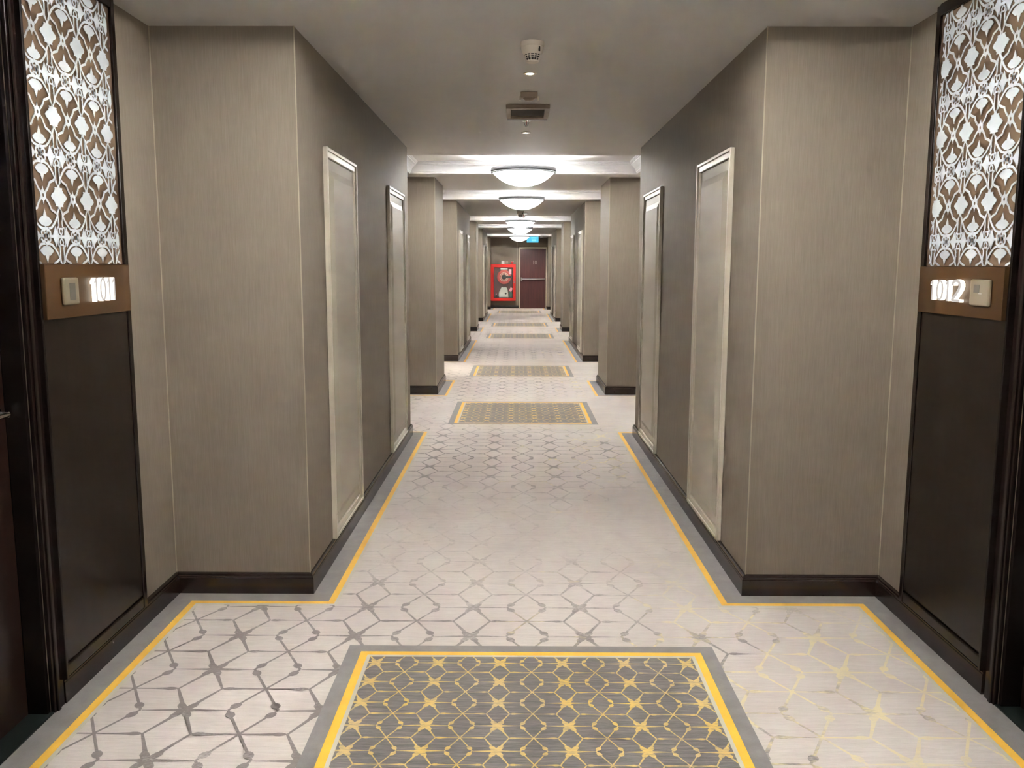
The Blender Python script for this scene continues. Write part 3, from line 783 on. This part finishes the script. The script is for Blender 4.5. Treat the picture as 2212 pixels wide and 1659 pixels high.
# seam strip on the end wall
tag(MB().box(-.020, -.008, Y1-.006, Y1-.0005, BH, ZC-.002).build('trim_1', M['creamtrim']), 'thin vertical joint strip between hose cabinet and exit door', 'trim', kind='structure')

# ------------------------------------------------------------------ fire hose cabinet
cx, z0, z1 = -.5105, .268, 1.568
t = thing('hose_cabinet', (cx, Y1, z0), 'red fire hose cabinet with glazed door on the end wall', 'cabinet')
HW, HH = .4475, z1-z0
b = MB(); b.box(-HW, HW, -.012, -.001, 0, HH); b.box(-HW, -HW+.012, -.16, -.012, 0, HH); b.box(HW-.012, HW, -.16, -.012, 0, HH); b.box(-HW+.012, HW-.012, -.16, -.012, 0, .012); b.box(-HW+.012, HW-.012, -.16, -.012, HH-.012, HH)
b.build('body', [M['reddark']], t)
d = MB(); m_ = .115
for a in ((-HW,-HW+m_,0,HH), (HW-.10,HW,0,HH), (-HW+m_,HW-.10,HH-.115,HH), (-HW+m_,HW-.10,0,.105)): d.box(a[0], a[1], -.185, -.160, a[2], a[3])
dr = d.build('door', M['red'], t, bevel=.004)
MB().box(-HW+m_-.004, HW-.096, -.172, -.168, .10, HH-.11).build('pane', M['glass'], dr)
ed = MB(); e0, e1, q0, q1 = -HW+m_, HW-.10, .105, HH-.115
for a in ((e0,e0+.016,q0,q1), (e1-.016,e1,q0,q1), (e0+.016,e1-.016,q1-.016,q1), (e0+.016,e1-.016,q0,q0+.016)): ed.box(a[0], a[1], -.187, -.164, a[2], a[3])
ed.build('gasket', M['blackp'], dr)
MB().box(HW-.075, HW-.045, -.205, -.185, .63, .72).build('latch', M['chrome'], dr, bevel=.004)
t = thing('hose_reel', (cx+.03, Y1-.09, z0+.845), 'red fire hose reel behind the cabinet glass', 'hose reel')
MB().lathe([(.0,.05),(.25,.05),(.25,-.05),(.215,-.058),(.16,-.05),(.15,-.02),(.0,-.02)], n=40, axis='y').build('hose_coil', M['hose'], t, smooth=True)
for r in (.150, .108): MB().tube([(r*math.cos(i*math.pi/18), -.050, r*math.sin(i*math.pi/18)) for i in range(36)], .013, 8, closed=True).build('flange_ring', M['hoserim'], t, smooth=True)
MB().lathe([(.0,-.02),(.085,-.022),(.075,-.05),(.0,-.055)], n=24, axis='y').build('hub', M['blackp'], t, smooth=True)
MB().box(.02, .27, -.066, -.046, -.035, .035).build('valve_arm', M['blackp'], t, bevel=.008)
MB().box(-.006, .010, -.066, -.052, .03, .17).build('lever', M['blackp'], t)
t = thing('canvas_hose_bag', (cx+.045, Y1-.085, z0+.107), 'pale canvas bag standing below the hose reel', 'bag')
b = MB(); pts = [(-.19,0),(-.21,.10),(-.20,.20),(-.13,.34),(-.09,.385),(-.05,.365),(.06,.375),(.10,.33),(.13,.18),(.145,0)]
b.add([(x,-.065,z) for x,z in pts]+[(x,.055,z) for x,z in pts], [tuple(range(10)), tuple(range(10,20))[::-1]]+[(i,(i+1)%10,(i+1)%10+10,i+10) for i in range(10)])
b.build('sack', M['canvas'], t, bevel=.02, seg=3)
MB().lathe([(.0,-.070),(.034,-.069),(.034,-.060)], (.045,0,.155), 20, axis='y').build('grommet', M['blackp'], t)
t = thing('green_bag', (cx+.268, Y1-.085, z0+.107), 'dark green bag in the lower right of the hose cabinet', 'bag')
b = MB(); pts = [(-.045,0),(-.055,.20),(-.06,.31),(-.02,.33),(.05,.16),(.054,0)]; n_ = len(pts)
b.add([(x,-.06,z) for x,z in pts]+[(x,.05,z) for x,z in pts], [tuple(range(n_)), tuple(range(n_,2*n_))[::-1]]+[(i,(i+1)%n_,(i+1)%n_+n_,i+n_) for i in range(n_)])
b.build('pouch', M['green'], t, bevel=.012); MB().tube([(-.045,-.064,.04), (-.055,-.066,.2), (-.05,-.064,.31)], .006, 6).build('cord', M['blackp'], t)
tag(MB().box(-.045,.045,-.003,.003,-.09,.09).build('pink_card', M['pink'], loc=(cx+.245, Y1-.152, z0+1.03)), 'pink paper card at the upper right inside the hose cabinet', 'card', 'pink cards in the hose cabinet')
o = tag(MB().box(-.045,.045,-.003,.003,-.07,.07).build('pink_card', M['pink'], loc=(cx+.275, Y1-.152, z0+.40)), 'tilted pink paper card above the green bag', 'card', 'pink cards in the hose cabinet'); o.rotation_euler = (0, math.radians(28), 0)
tag(MB().box(-.125,.125,-.003,.003,-.024,.024).build('paper_strip', M['paperw'], loc=(cx+.03, Y1-.152, z0+1.135)), 'white paper strip at the top of the hose cabinet', 'label')
t = thing('nozzle', (cx-.25, Y1-.085, z0+.1065), 'small grey hose nozzle in the lower left of the cabinet', 'nozzle')
MB().lathe([(.04,-.0),(.045,.03),(.03,.08),(.018,.12)], n=20).build('body', M['slot'], t, smooth=True); MB().lathe([(.02,.12),(.024,.14),(.0,.14)], n=16).build('tip', M['pink'], t, smooth=True)

# plates above the cabinet
tag(MB().box(-.055,.055,-.012,0,-.055,.055).build('socket_plate', M['paperw'], loc=(cx-.01, Y1-.001, 1.635), bevel=.004), 'white square wall plate above the hose cabinet', 'wall plate')
tag(MB().box(-.045,.045,-.010,0,-.05,.05).build('blank_plate', M['beige'], loc=(cx+.125, Y1-.001, 1.640), bevel=.004), 'small grey-beige wall plate between the white plate and alarm', 'wall plate')
t = thing('fire_alarm', (cx+.315, Y1, 1.62), 'small red fire alarm with white top above the cabinet corner', 'alarm')
MB().box(-.045,.045,-.04,-.001,-.04,.035).build('body', M['orange'], t, bevel=.006)
for sx in (-1, 1): MB().box(sx*.033-.016, sx*.033+.016, -.035,-.001,.036,.068).build('strobe', M['paperw'], t, bevel=.004)

# exit sign, camera
t = thing('exit_sign', (.510, 29.8, ZC), 'glowing cyan exit sign hanging under the ceiling before the exit door', 'sign')
MB().box(-.2,.2,-.012,.012,-.205,-.012).build('panel', M['cyan'], t, bevel=.004); MB().box(-.21,.21,-.03,.03,-.012,0).build('mount', M['steel'], t)
MB().box(-.05,.13,-.015,-.012,-.075,-.035).build('mark', M['cyan2'], t); MB().box(-.03,.12,-.015,-.012,-.165,-.10).build('mark', M['cyan2'], t)
t = thing('dome_camera', (.83, 29.95, ZC), 'small dark ceiling camera right of the exit sign', 'camera')
MB().lathe([(.06,0),(.06,-.03),(.05,-.035),(.0,-.035)], n=24).build('base', M['plastic'], t, smooth=True); MB().lathe([(.045,-.035),(.04,-.06),(.02,-.078),(.0,-.082)], n=24).build('dome', M['blackp'], t, smooth=True)
